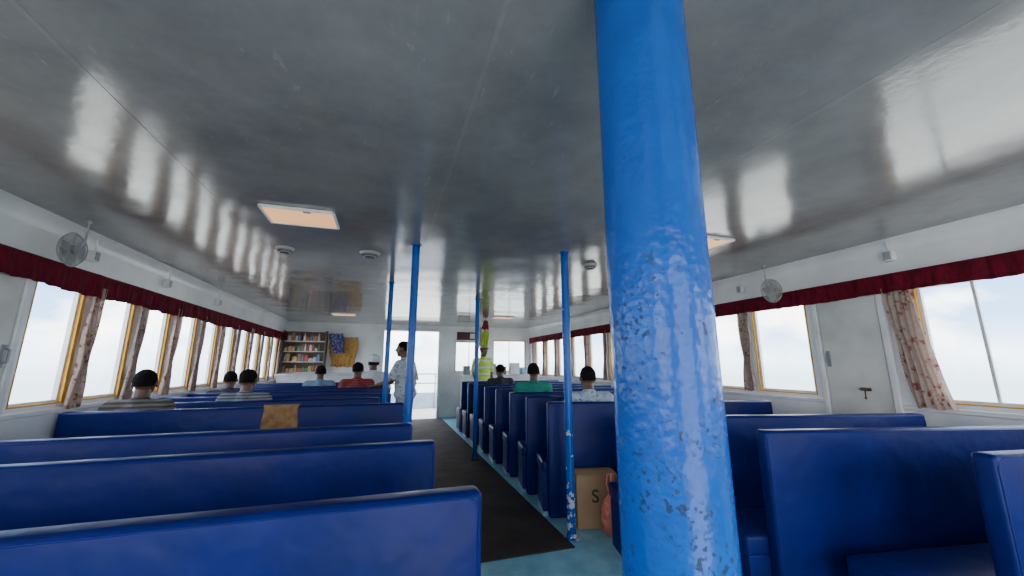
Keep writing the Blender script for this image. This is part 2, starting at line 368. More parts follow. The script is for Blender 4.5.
def side_door(n,x,s,y0,y1):
    e=empty('door_%d'%n,(x,(y0+y1)/2,0)); struct(e,'white painted side door with rusty latch','door')
    w=y1-y0
    bm=bmesh.new(); box(bm,(s*0.015,0,1.03),(0.03,w-0.06,1.98),0.006)
    box(bm,(s*0.034,0,0.5),(0.01,w-0.2,0.7),0.004)
    obj('door_panel',bm,M['door'],e)
    bm=bmesh.new()
    for yy in (-w/2,w/2): box(bm,(s*0.02,yy,1.04),(0.045,0.05,2.08),0.01)
    obj('door_frame',bm,M['wall_trim'],e)
    bm=bmesh.new(); yy=-0.06
    box(bm,(s*0.034,yy,1.20),(0.008,0.085,0.03),0.003); cone(bm,(s*0.044,yy-0.05,1.20),(s*0.044,yy+0.05,1.20),0.0055,0.0055,10)
    for q in (-0.03,0.03): box(bm,(s*0.043,yy+q,1.20),(0.014,0.012,0.026),0.003)
    cone(bm,(s*0.044,yy,1.20),(s*0.052,yy,1.13),0.005,0.005,8); ell(bm,(s*0.053,yy,1.125),(0.009,0.009,0.011))
    autosmooth(obj('latch',bm,M['rust'],e))
    bm=bmesh.new()
    yy=w/2-0.07
    box(bm,(s*0.034,yy,1.47),(0.01,0.035,0.15),0.004)
    cone(bm,(s*0.035,yy,1.52),(s*0.065,yy,1.51),0.006,0.006,8); cone(bm,(s*0.065,yy,1.515),(s*0.065,yy,1.43),0.007,0.007,8); cone(bm,(s*0.035,yy,1.42),(s*0.065,yy,1.435),0.006,0.006,8)
    autosmooth(obj('handle',bm,M['grey'],e))
side_door(1,XR,-1,2.17,2.72)
side_door(2,XL,1,2.82,3.50)
e=empty('door_3',(0.66,YF,0)); struct(e,'open doorway leading to the bright outer deck','door')
bm=bmesh.new()
for xx in (-0.75,0.75): box(bm,(xx,-0.02,1.16),(0.07,0.16,2.32),0.01)
box(bm,(0,-0.02,2.33),(1.57,0.16,0.07),0.01)
obj('door_frame',bm,M['wall_trim'],e)
bm=bmesh.new(); box(bm,(-0.74,0.45,1.14),(0.04,0.70,2.2),0.006); box(bm,(-0.715,0.45,1.5),(0.012,0.45,0.7),0.004)
obj('door_leaf',bm,M['door'],e)
bm=bmesh.new(); box(bm,(XC,12.3,-0.05),(6.6,2.68,0.1)); struct(obj('floor_deck',bm,M['deck']),'pale grey open foredeck','deck')
e=empty('deck_railing',(XC,13.3,0)); tag(e,'tubular railing above a low bulwark around the foredeck','railing')
for i in range(9):
    bm=bmesh.new(); cone(bm,(-3.1+i*0.775,0,0),(-3.1+i*0.775,0,1.1),0.025,0.025,10); obj('post',bm,M['bulwark'],e,True)
for z in (0.8,1.1):
    bm=bmesh.new(); cone(bm,(-3.1,0,z),(3.1,0,z),0.025,0.025,10); obj('rail',bm,M['bulwark'],e,True)
bm=bmesh.new(); box(bm,(0,0.06,0.25),(6.2,0.04,0.5),0.008); obj('bulwark_plate',bm,M['bulwark'],e)

# ------------------------------------------------------------------ valances
def valance(name,x,s,y0,y1,label,seed,dz,hh):
    bm=bmesh.new(); n=int((y1-y0)/0.012); rows=[]
    zt=2.165+dz
    zs=[zt,zt-0.015,zt-0.03,zt-0.065*hh,zt-0.115*hh,zt-0.175*hh]
    for i in range(n+1):
        y=y0+(y1-y0)*i/n; r=[]
        nz=mnoise.noise(V((y*9,seed,0)))+0.5*mnoise.noise(V((y*23,seed,3)))
        sag=0.018*mnoise.noise(V((y*1.6,seed,7)))
        for j,z in enumerate(zs):
            am=0.005 if j<2 else 0.009+0.0045*(j-1)
            off=0.057+am*nz*1.2+(0.006 if j==1 else 0)
            r.append(bm.verts.new((x+s*off,y,z+sag*(j/5)**2+(0.006*nz if j==5 else 0))))
        rows.append(r)
    for i in range(n):
        for j in range(len(zs)-1):
            bm.faces.new((rows[i][j],rows[i+1][j],rows[i+1][j+1],rows[i][j+1]))
    o=obj(name,bm,M['valance'],None,True); sm=o.modifiers.new('Solid','SOLIDIFY'); sm.thickness=0.004
    tag(o,label,'curtain valance','gathered red valances')
    bm=bmesh.new(); cone(bm,(x+s*0.03,y0,zt-0.01),(x+s*0.03,y1,zt-0.01),0.006,0.006,8)
    for k in range(int((y1-y0)/1.5)+1): box(bm,(x+s*0.016,y0+0.05+k*1.5,zt-0.01),(0.032,0.02,0.02),0.003)
    obj('curtain_rail',bm,M['white'],o,True)
valance('window_valance',XL,1,0.0,10.55,'long gathered dark red valance above the windows',1.3,-0.005,1.05)
valance('window_valance',XR,-1,0.0,10.8,'long gathered dark red valance above windows and door',5.7,0.01,0.92)

def curtain(x,s,y0,y1,z0,drift=0.0,flare=0.0,m='curtain',folds=4,tie=True,lab='floral beige and rust curtain gathered between windows',amp=0.018):
    bm=bmesh.new(); nu=folds*8; nz=22; rows=[]
    w=y1-y0; c=(y0+y1)/2; ztop=2.06; sd=y0*3.7
    for j in range(nz+1):
        t=j/nz; z=ztop-(ztop-z0)*t
        pinch=1-0.38*math.exp(-((t-0.62)/0.16)**2) if tie else 1-0.10*math.exp(-((t-0.35)/0.2)**2)
        ww=w*(0.85+flare*t)*pinch; cc=c+drift*t**1.6
        r=[]
        for i in range(nu+1):
            u=i/nu
            off=0.045+amp*math.sin(u*folds*2*math.pi+0.9*math.sin(t*3+sd)+1.5*mnoise.noise(V((u*3,t*1.5,sd))))*(0.7+0.4*t)
            r.append(bm.verts.new((x+s*off,cc+(u-0.5)*ww+0.006*math.sin(t*9+u*7),z+0.008*math.sin(u*11)*(j==nz))))
        rows.append(r)
    for j in range(nz):
        for i in range(nu):
            bm.faces.new((rows[j][i],rows[j][i+1],rows[j+1][i+1],rows[j+1][i]))
    o=obj('window_curtain',bm,M[m],None,True)
    tag(o,lab,'curtain','floral curtains beside the windows')
    return o
for i,(a,b) in enumerate(leftw):
    curtain(XL,1,b-0.01,b+0.15,1.08,drift=-0.06,flare=0.25,m='curtain2' if i%2 else 'curtain')
curtain(XR,-1,1.90,2.15,1.08,drift=-0.10,flare=0.08,folds=5,tie=False,lab='large floral beige curtain hanging beside the side door',amp=0.014)
for i,(a,b) in enumerate(rightw):
    curtain(XR,-1,b-0.01,b+0.16,1.12,drift=0.02,flare=0.1,m='curtain2' if i%2==0 else 'curtain')

# ------------------------------------------------------------------ pillar, poles
def pole(name,x,y,r,label,seg=24,m='pole'):
    e=empty(name,(x,y,0)); tag(e,label,'pole','thin blue handhold poles')
    bm=bmesh.new(); n=24; rings=[]
    for j in range(n+1):
        z=0.002+(H-0.004)*j/n
        rings.append([bm.verts.new((r*math.cos(2*math.pi*i/seg),r*math.sin(2*math.pi*i/seg),z)) for i in range(seg)])
    for j in range(n):
        for i in range(seg):
            k=(i+1)%seg; bm.faces.new((rings[j][i],rings[j][k],rings[j+1][k],rings[j+1][i]))
    bm.faces.new(rings[0][::-1]); bm.faces.new(rings[-1])
    obj('shaft',bm,M[m],e,True)
    bm=bmesh.new()
    cone(bm,(0,0,0.001),(0,0,0.012),r*1.9,r*1.9,seg); cone(bm,(0,0,0.012),(0,0,0.04),r*1.25,r*1.05,seg)
    autosmooth(obj('base_flange',bm,M[m],e))
    bm=bmesh.new()
    cone(bm,(0,0,H-0.001),(0,0,H-0.010),r*1.4,r*1.4,seg)
    autosmooth(obj('top_flange',bm,M['pole'],e))
    return e
e=empty('pillar',(0.608,0.749,0)); tag(e,'thick round bright blue steel pillar with chipped paint','pillar')
bm=bmesh.new(); seg=72; n=40; R=0.115; rings=[]
for j in range(n+1):
    z=0.002+(H-0.004)*j/n
    rings.append([bm.verts.new((R*(1+0.004*math.sin(z*7+i*0.3))*math.cos(2*math.pi*i/seg),R*math.sin(2*math.pi*i/seg),z)) for i in range(seg)])
for j in range(n):
    for i in range(seg):
        k=(i+1)%seg; bm.faces.new((rings[j][i],rings[j][k],rings[j+1][k],rings[j+1][i]))
bm.faces.new(rings[0][::-1]); bm.faces.new(rings[-1])
obj('shaft',bm,M['pillar'],e,True)
bm=bmesh.new(); cone(bm,(0,0,0.001),(0,0,0.03),R*1.12,R*1.05,48); autosmooth(obj('base_collar',bm,M['pillar'],e))
pole('handhold_pole',0.205,3.43,0.034,'slim bright blue pole beside the bench end')
pole('handhold_pole',1.566,3.22,0.036,'slim blue pole with peeling white paint near its foot',m='pole_peel')
pole('handhold_pole',1.38,6.1,0.034,'slim blue pole at the edge of the aisle mat')
pole('handhold_pole',0.02,5.20,0.030,'slim blue pole standing between bench rows')

bm=bmesh.new(); box(bm,(1.02,6.9,0.006),(0.98,7.7,0.012),0.004)
tag(obj('aisle_mat',bm,M['mat']),'long black rubber mat running down the aisle','mat')

# ------------------------------------------------------------------ benches
TH=0.085; HB=1.05
def bench(x0,x1,y,ang,label,group,ext=0.0):
    L=(x1-x0)/math.cos(ang)
    e=empty('passenger_bench',(x0,y,0),ang); tag(e,label,'bench',group)
    bm=bmesh.new()
    box(bm,(L/2,0,HB/2+0.005),(L,TH,HB-0.01),0.020,0,seg=4)
    autosmooth(obj('backrest',bm,M['vinyl'],e),50)
    for yy in (-TH/2+0.002,TH/2-0.002):
        g=0.012; bm=bmesh.new()
        tube(bm,[(g,yy,0.06),(g,yy,HB-0.05),(g+0.01,yy,HB-0.026),(g+0.03,yy,HB-0.014),(L-g-0.03,yy,HB-0.014),(L-g-0.01,yy,HB-0.026),(L-g,yy,HB-0.05),(L-g,yy,0.06)],0.0035)
        obj('piping',bm,M['piping'],e,True)
    bm=bmesh.new(); box(bm,((L-ext)/2,TH/2+0.19,0.215),(L+ext-0.01,0.38,0.35),0.008)
    obj('seat_base',bm,M['base'],e)
    bm=bmesh.new(); box(bm,((L-ext)/2,TH/2+0.19,0.022),(L+ext-0.005,0.385,0.042),0.004)
    obj('kick_strip',bm,M['kick'],e)
    bm=bmesh.new(); box(bm,((L-ext)/2,TH/2+0.205,0.435),(L+ext,0.415,0.11),0.022,seg=3)
    autosmooth(obj('seat_cushion',bm,M['vinyl'],e),50)
    return e
gl='blue vinyl benches along one side of the aisle'; gr='blue vinyl benches across the aisle'
LY=[1.245,2.04,2.66,4.05,4.74,5.43,6.12,6.81,7.50,8.19,8.88]
for i,y in enumerate(LY):
    xe=[0.30,0.26,0.19,0.20,-0.03][i] if i<5 else 0.10
    lab='blue vinyl passenger bench with tall padded back' if i!=3 else 'blue vinyl bench with a tan towel over its back'
    bench(XL+0.03,xe,y,0,lab,gl)
RB=[(2.42,3.98,1.04,-9,0.26),(2.06,3.9,1.77,-13,0.12),(1.74,3.9,2.50,-14,0.08),(1.55,3.8,3.67,-14,0.05),(1.58,3.9,4.36,-11,0.04),(1.60,3.9,5.05,-8,0.03),(1.60,3.9,5.74,-6,0.03),(1.60,3.9,6.43,-4,0.02),(1.60,3.9,7.12,-2,0.02),(1.60,3.9,7.81,0,0.02),(1.60,3.9,8.5,0,0.02)]
for x0,x1,y,a,ex in RB:
    bench(x0,x1,y,math.radians(a),'blue vinyl passenger bench with tall padded back',gr,ex)

bm=bmesh.new(); rows=[]; prof=[]
for k in range(9): prof.append((-TH/2-0.008,0.83+k*0.025))
for k in range(7):
    a=math.pi-math.pi*k/6; prof.append((math.cos(a)*(TH/2+0.008),1.045+0.020*math.sin(a)))
for k in range(7): prof.append((TH/2+0.008,1.03-k*0.025))
nu=20
for i in range(nu+1):
    u=i/nu; r=[]
    for j,(py,pz) in enumerate(prof):
        w=0.012*math.sin(u*19)*(abs(j-12)/12)
        r.append(bm.verts.new((-0.99+0.28*u+0.012*math.sin(j*0.6)*(u-0.5),4.05+py-abs(w)*(1 if py<0 else -1),pz-0.03*math.sin(u*4)*(j<3))))
    rows.append(r)
for i in range(nu):
    for j in range(len(prof)-1): bm.faces.new((rows[i][j],rows[i+1][j],rows[i+1][j+1],rows[i][j+1]))
o=obj('towel',bm,M['towel'],None,True); o.modifiers.new('S','SOLIDIFY').thickness=0.006
tag(o,'tan and gold towel draped over a bench back','towel')

# ------------------------------------------------------------------ ceiling fittings
def lamp(x,y,sx,sy,label):
    e=empty('ceiling_light',(x,y,H)); tag(e,label,'ceiling light','rectangular ceiling lights')
    bm=bmesh.new()
    for c,s in (((-sx/2+.008,0),(0.016,sy)),((sx/2-.008,0),(0.016,sy)),((0,-sy/2+.008),(sx,0.016)),((0,sy/2-.008),(sx,0.016))):
        box(bm,(c[0],c[1],-0.012),(s[0],s[1],0.022),0.005)
    obj('lamp_frame',bm,M['white'],e)
    bm=bmesh.new(); box(bm,(0,0,-0.009),(sx-0.032,sy-0.032,0.012),0.004); obj('diffuser',bm,M['lamp'],e)
    bm=bmesh.new(); box(bm,(0.06,-sy/2+0.016,-0.026),(0.05,0.02,0.01),0.003); obj('clip',bm,M['grey'],e)
lamp(-0.635,2.97,0.47,0.34,'glowing panel standing in for a window reflection on the ceiling')
lamp(2.53,2.58,0.50,0.36,'glowing panel standing in for a window reflection on the ceiling')
lamp(-0.9,8.9,0.47,0.34,'glowing panel standing in for a window reflection on the ceiling')  # added lamp shape imitating a window's reflection in the ceiling
lamp(2.5,8.4,0.47,0.34,'glowing panel standing in for a window reflection on the ceiling')
def speaker(x,y,r,label):
    e=empty('ceiling_speaker',(x,y,H)); tag(e,label,'ceiling speaker','round ceiling fittings')
    bm=bmesh.new(); cone(bm,(0,0,-0.001),(0,0,-0.018),r*1.15,r,28); cone(bm,(0,0,-0.018),(0,0,-0.045),r*0.8,r*0.7,28)
    autosmooth(obj('housing',bm,M['palegrey'],e))
    bm=bmesh.new(); cone(bm,(0,0,-0.043),(0,0,-0.052),r*0.6,r*0.5,24)
    for k in range(3): cone(bm,(0,0,-0.022-0.007*k),(0,0,-0.025-0.007*k),r*0.84,r*0.84,24)
    autosmooth(obj('grille',bm,M['dark'],e))
speaker(-0.20,3.82,0.085,'round pale ceiling fitting with dark grille')
speaker(-0.94,3.89,0.07,'round pale ceiling fitting with dark grille')
speaker(2.04,3.57,0.07,'round pale ceiling fitting with dark grille')
def fan(x,y,z,ang):
    e=empty('wall_fan',(x,y,z),ang); tag(e,'small grey caged fan hung from a bracket','fan','small caged fans')
    R=0.125
    bm=bmesh.new(); cone(bm,(0,-0.03,0),(0,0.045,0),0.035,0.03,20)
    autosmooth(obj('motor',bm,M['grey'],e))
    for k in range(4):
        a=k*math.pi/2; bm=bmesh.new()
        ell(bm,Matrix.Rotation(a,3,'Y')@V((0.065,0,0)),(0.05,0.003,0.035),rot=Matrix.Rotation(a,3,'Y')@Matrix.Rotation(0.35,3,'X'))
        obj('blade',bm,M['palegrey'],e,True)
    bm=bmesh.new()
    for yy,rr in ((0,R),(-0.03,R*0.8),(0.03,R*0.8),(-0.04,R*0.4),(0.04,R*0.4)):
        tube(bm,[(rr*math.cos(i*math.pi/16),yy,rr*math.sin(i*math.pi/16)) for i in range(32)],0.0028,5,True)
    for k in range(40):
        a=k*2*math.pi/40
        for sg in (-1,1):
            tube(bm,[(rr*math.cos(a),yy,rr*math.sin(a)) for rr,yy in ((R,0),(R*0.8,0.03*sg),(R*0.4,0.04*sg),(0.02,0.042*sg))],0.0022,4)
    obj('cage',bm,M['palegrey'],e,True)
    bm=bmesh.new()
    cone(bm,(0,0.03,0),(0,0.06,0.08),0.008,0.008,10); cone(bm,(0,0.06,0.08),(0,0.06,H-z-0.005),0.006,0.006,10); cone(bm,(0,0.06,H-z-0.02),(0,0.06,H-z-0.001),0.015,0.02,14)
    autosmooth(obj('bracket',bm,M['palegrey'],e))
fan(-2.22,3.56,2.24,math.radians(-88))
fan(3.83,2.95,2.18,math.radians(-8))
def jbox(x,y,z,s,label='small white junction box fixed high on wall'):
    e=empty('junction_box',(x,y,z)); tag(e,label,'junction box','small white wall boxes')
    bm=bmesh.new(); box(bm,(s*0.03,0,0),(0.06,0.07,0.09),0.008); obj('housing',bm,M['white'],e)
    bm=bmesh.new(); box(bm,(s*0.062,0,0),(0.006,0.05,0.07),0.002); obj('cover',bm,M['palegrey'],e)
    bm=bmesh.new(); cone(bm,(s*0.04,0,0.045),(s*0.04,0,H-z-0.001),0.006,0.006,8); obj('conduit',bm,M['white'],e,True)
jbox(XL,4.02,2.30,1); jbox(XL,5.2,2.30,1); jbox(XR,2.04,2.33,-1); jbox(XR,3.53,2.31,-1); jbox(XL,6.6,2.30,1)

# ------------------------------------------------------------------ floor things
e=empty('cardboard_box',(1.89,3.40,0),math.radians(-14)); tag(e,'brown cardboard box with printed mark behind a bench','box')
bm=bmesh.new(); box(bm,(0,0,0.225),(0.37,0.22,0.44),0.006); obj('carton',bm,M['cardboard'],e)
bm=bmesh.new()
box(bm,(0,-0.057,0.455),(0.365,0.11,0.004),0,rot=Matrix.Rotation(0.10,3,'X')); box(bm,(0,0.057,0.455),(0.365,0.11,0.004),0,rot=Matrix.Rotation(-0.10,3,'X'))
obj('flap',bm,M['cardboard'],e)
cu=bpy.data.curves.new('lettering','FONT'); cu.body='S'; cu.size=0.15; cu.extrude=0.0008; cu.offset=0.002; cu.align_x='CENTER'
tmp=bpy.data.objects.new('tmp',cu); col.objects.link(tmp)
dg=bpy.context.evaluated_depsgraph_get(); me=bpy.data.meshes.new_from_object(tmp.evaluated_get(dg)); bpy.data.objects.remove(tmp)
me.materials.clear(); me.materials.append(M['print'])
o=bpy.data.objects.new('lettering',me); col.objects.link(o); o.parent=e; o.location=(-0.02,-0.1115,0.22); o.rotation_euler=(math.radians(90),0,0)
bm=bmesh.new()
bmesh.ops.create_icosphere(bm,subdivisions=5,radius=1.0)
for v in bm.verts:
    p=v.co.copy()
    k=1+0.30*abs(mnoise.noise(p*2.6))+0.20*mnoise.noise(p*5.1)+0.12*abs(mnoise.noise(p*11))
    top=max(0,p.z); sx=1-0.6*top**2
    z=max(p.z,-0.75)
    v.co=V((p.x*0.078*k*sx,p.y*0.065*k*sx,(z+0.75)*0.135*(0.85+0.25*k)+0.002 if z>-0.75 else 0.002))
top=max(v.co.z for v in bm.verts)
for sx in (-1,1):
    tube(bm,[(sx*0.012,0,top-0.03),(sx*0.035,0.01,top+0.05),(sx*0.03,0.0,top+0.11),(sx*0.008,-0.01,top+0.12),(sx*0.0,0,top+0.03)],0.006,8)
o=obj('plastic_bag',bm,M['bag'],None,True,loc=(1.925,3.17,0)); tag(o,'crumpled pink plastic carrier bag on the floor','bag')
o.scale=(1,1,1.25)

# ------------------------------------------------------------------ kiosk at front wall
e=empty('display_shelf',(-1.9,YF-0.16,0)); tag(e,'brown wooden snack shelf against the end wall','shelf')
W=0.92
bm=bmesh.new(); box(bm,(0,0.145,1.72),(W,0.02,1.0),0.002); obj('back_panel',bm,M['wood'],e)
for xx in (-W/2,W/2):
    bm=bmesh.new(); box(bm,(xx,0,1.72),(0.025,0.31,1.02),0.003); obj('side_panel',bm,M['wood'],e)
SH=[1.22,1.47,1.72,1.97,2.22]
for z in SH:
    bm=bmesh.new(); box(bm,(0,0,z),(W,0.30,0.02),0.003); obj('shelf_board',bm,M['white'],e)
cols=[(0.6,0.12,0.08),(0.65,0.48,0.18),(0.15,0.30,0.2),(0.7,0.67,0.6),(0.2,0.28,0.45),(0.45,0.25,0.14),(0.65,0.38,0.18),(0.6,0.6,0.6),(0.78,0.76,0.73)]
gm=[mat('packet_colour',c,rough=0.4) for c in cols]
def bottle_bm():
    bm=bmesh.new()
    pr=[(0.024,0),(0.026,0.01),(0.026,0.10),(0.018,0.125),(0.010,0.145),(0.010,0.165),(0.012,0.165),(0.012,0.178)]
    rr=[[bm.verts.new((r*math.cos(2*math.pi*i/14),r*math.sin(2*math.pi*i/14),z)) for i in range(14)] for r,z in pr]
    for j in range(len(rr)-1):
        for i in range(14):
            k=(i+1)%14; bm.faces.new((rr[j][i],rr[j][k],rr[j+1][k],rr[j+1][i]))
    bm.faces.new(rr[0][::-1]); bm.faces.new(rr[-1]); return bm
for si,z in enumerate(SH[:4]):
    x=-1.9-0.43
    while x<-1.9+0.33:
        m=random.choice(gm)
        if random.random()<0.08: x+=0.05; continue
        if random.random()<0.62:
            w=random.uniform(0.05,0.11); bm=bmesh.new(); h=random.uniform(0.07,0.18); box(bm,(0,0,h/2),(w,0.07,h),0.012)
            box(bm,(0,0,h+0.006),(w*0.9,0.01,0.014),0.002)
            o=obj('snack_packet',bm,m,None,False,loc=(x+w/2,YF-0.26,z+0.011)); tag(o,'small coloured snack packet on a shelf','packet','snack packets on the shelf'); x+=w+0.008
        else:
            o=obj('drink_bottle',bottle_bm(),m,None,True,loc=(x+0.03,YF-0.26,z+0.011)); tag(o,'small plastic drink bottle on a shelf','bottle','drink bottles on the shelf'); x+=0.06
e=empty('counter',(-1.25,YF-0.65,0)); tag(e,'long white painted serving counter before the shelf','counter')
bm=bmesh.new(); box(bm,(0,0,0.58),(2.1,0.4,1.16),0.01); obj('counter_body',bm,M['white'],e)
bm=bmesh.new(); box(bm,(0,0,1.18),(2.16,0.46,0.035),0.008); obj('counter_top',bm,M['white'],e)
e=empty('pilot_console',(2.95,YF-0.40,0)); tag(e,'white console cabinet below the front windows','cabinet')
bm=bmesh.new(); box(bm,(0,0,0.55),(1.9,0.5,1.1),0.01); obj('cabinet_body',bm,M['wall_trim'],e)
bm=bmesh.new(); box(bm,(0,0,1.12),(1.96,0.56,0.035),0.008); obj('cabinet_top',bm,M['white'],e)
for xx in (-0.6,0,0.6):
    bm=bmesh.new(); box(bm,(xx,-0.255,0.55),(0.52,0.014,0.9),0.004); obj('cabinet_door',bm,M['white'],e)
for i,(x,w,h,mk) in enumerate(((2.10,0.16,0.22,'grey'),(2.75,0.3,0.28,'palegrey'),(3.1,0.18,0.2,'wood'),(3.45,0.26,0.3,'whitecloth'),(3.7,0.14,0.18,'kick'))):
    e=empty('storage_crate',(x,YF-0.42,1.1385)); tag(e,'small storage crate standing on the white console','crate','crates on the console')
    bm=bmesh.new()
    box(bm,(0,0,0.008),(w,0.22,0.015),0.002); box(bm,(-w/2+0.006,0,h/2),(0.012,0.22,h),0.002); box(bm,(w/2-0.006,0,h/2),(0.012,0.22,h),0.002)
    box(bm,(0,-0.104,h/2),(w,0.012,h),0.002); box(bm,(0,0.104,h/2),(w,0.012,h),0.002)
    obj('crate_body',bm,M[mk],e)
    bm=bmesh.new(); box(bm,(0,0,h+0.006),(w+0.012,0.232,0.014),0.004); obj('lid',bm,M[mk],e)
def hanging(name,x0,x1,y,z0,z1,m,label,cat,folds=5,amp=0.02,rail=True,skew=0.0,taper=0.0,group=None,prof=None):
    bm=bmesh.new(); nu=folds*8; nz=16; rows=[]
    for j in range(nz+1):
        t=j/nz; z=z1+(z0-z1)*t; c=(x0+x1)/2+skew*t; w=(x1-x0)*(1-taper*t)*(1+0.12*math.sin(t*5))
        if prof: w=(x1-x0)*prof(t)
        rows.append([bm.verts.new((c+w*(i/nu-0.5)+0.012*mnoise.noise(V((i*0.3,j*0.5,x0))),y+amp*math.sin(i/nu*folds*2*math.pi+t)*(0.5+0.5*t),z+0.07*mnoise.noise(V((i/nu*5,x0*3,1)))*t**3)) for i in range(nu+1)])
    for j in range(nz):
        for i in range(nu): bm.faces.new((rows[j][i],rows[j][i+1],rows[j+1][i+1],rows[j+1][i]))
    o=obj(name,bm,M[m],None,True); o.modifiers.new('S','SOLIDIFY').thickness=0.006; tag(o,label,cat,group)
    bm=bmesh.new()
    if rail:
        cone(bm,(x0-0.04,y,z1),(x1+0.04,y,z1),0.01,0.01,8)
        for xx in (x0,x1): cone(bm,(xx,y,z1),(xx,YF,z1),0.006,0.006,8)
        obj('curtain_rail',bm,M['white'],o,True)
    else:
        cone(bm,((x0+x1)/2,y,z1),((x0+x1)/2,y,H-0.001),0.004,0.004,6)
        obj('cord',bm,M['dark'],o,True)
    return o
hanging('doorway_curtain',-1.34,-0.72,YF-0.08,1.35,2.10,'orange_c','yellow-brown patterned curtain on end wall','curtain')
hanging('hanging_cloth',-1.38,-1.08,YF-0.20,1.68,2.18,'blue_c','dark blue patterned cloth hanging by the shelf','cloth',3,skew=0.10)
e=empty('notice_board',(2.2,YF-0.018,2.20)); tag(e,'dark red notice board with white panel on end wall','sign')
bm=bmesh.new(); box(bm,(0,0.003,0),(0.62,0.03,0.22),0.004); obj('board',bm,M['sign'],e)
bm=bmesh.new(); box(bm,(0.14,-0.014,0),(0.16,0.006,0.14),0.001); obj('paper',bm,M['white'],e)
g='clothes and gear hanging near the pole'
garment=lambda t: 0.35+0.65*min(1,t*7) if t<0.3 else 1.0-0.15*(t-0.3)
hanging('hanging_cloth',2.13,2.31,8.90,2.22,2.44,'redcloth','bundled red cloth hanging from the ceiling','cloth',3,0.03,False,0.0,0.0,g,prof=lambda t:0.5+0.5*t)
hanging('hanging_jacket',2.04,2.36,9.08,1.82,2.30,'whitecloth','white jacket hanging from a cord','jacket',4,0.03,False,0.0,0.1,g,prof=garment)
hanging('hanging_vest',2.16,2.34,8.98,1.80,2.20,'lime','yellow-green safety vest hanging from a cord','vest',3,0.02,False,-0.04,0.1,g,prof=garment)

# ------------------------------------------------------------------ people
def hand(bm,w,f,n,s,curl=0.5):
    f=f.normalized(); n=n.normalized(); s=s.normalized()
    for i in range(4):
        off=(1.5-i)*0.019
        cap(bm,w+f*0.012+s*off*0.6,w+f*0.085+s*off,0.015,0.012,8)
        ln=(0.068,0.078,0.072,0.056)[i]
        b0=w+f*0.085+s*off; d1=(f-n*curl*0.5).normalized(); d2=(f-n*curl*1.3).normalized()
        b1=b0+d1*ln*0.5; b2=b1+d2*ln*0.5
        cap(bm,b0,b1,0.0095,0.009,8); cap(bm,b1,b2,0.009,0.0078,8)
    t0=w+f*0.03+s*0.028; t1=t0+(f*0.7+s*0.7).normalized()*0.038; t2=t1+(f*0.95+s*0.25-n*0.3).normalized()*0.03
    cap(bm,w+f*0.015+s*0.012,t0,0.016,0.013,8); cap(bm,t0,t1,0.0125,0.0105,8); cap(bm,t1,t2,0.0105,0.009,8)
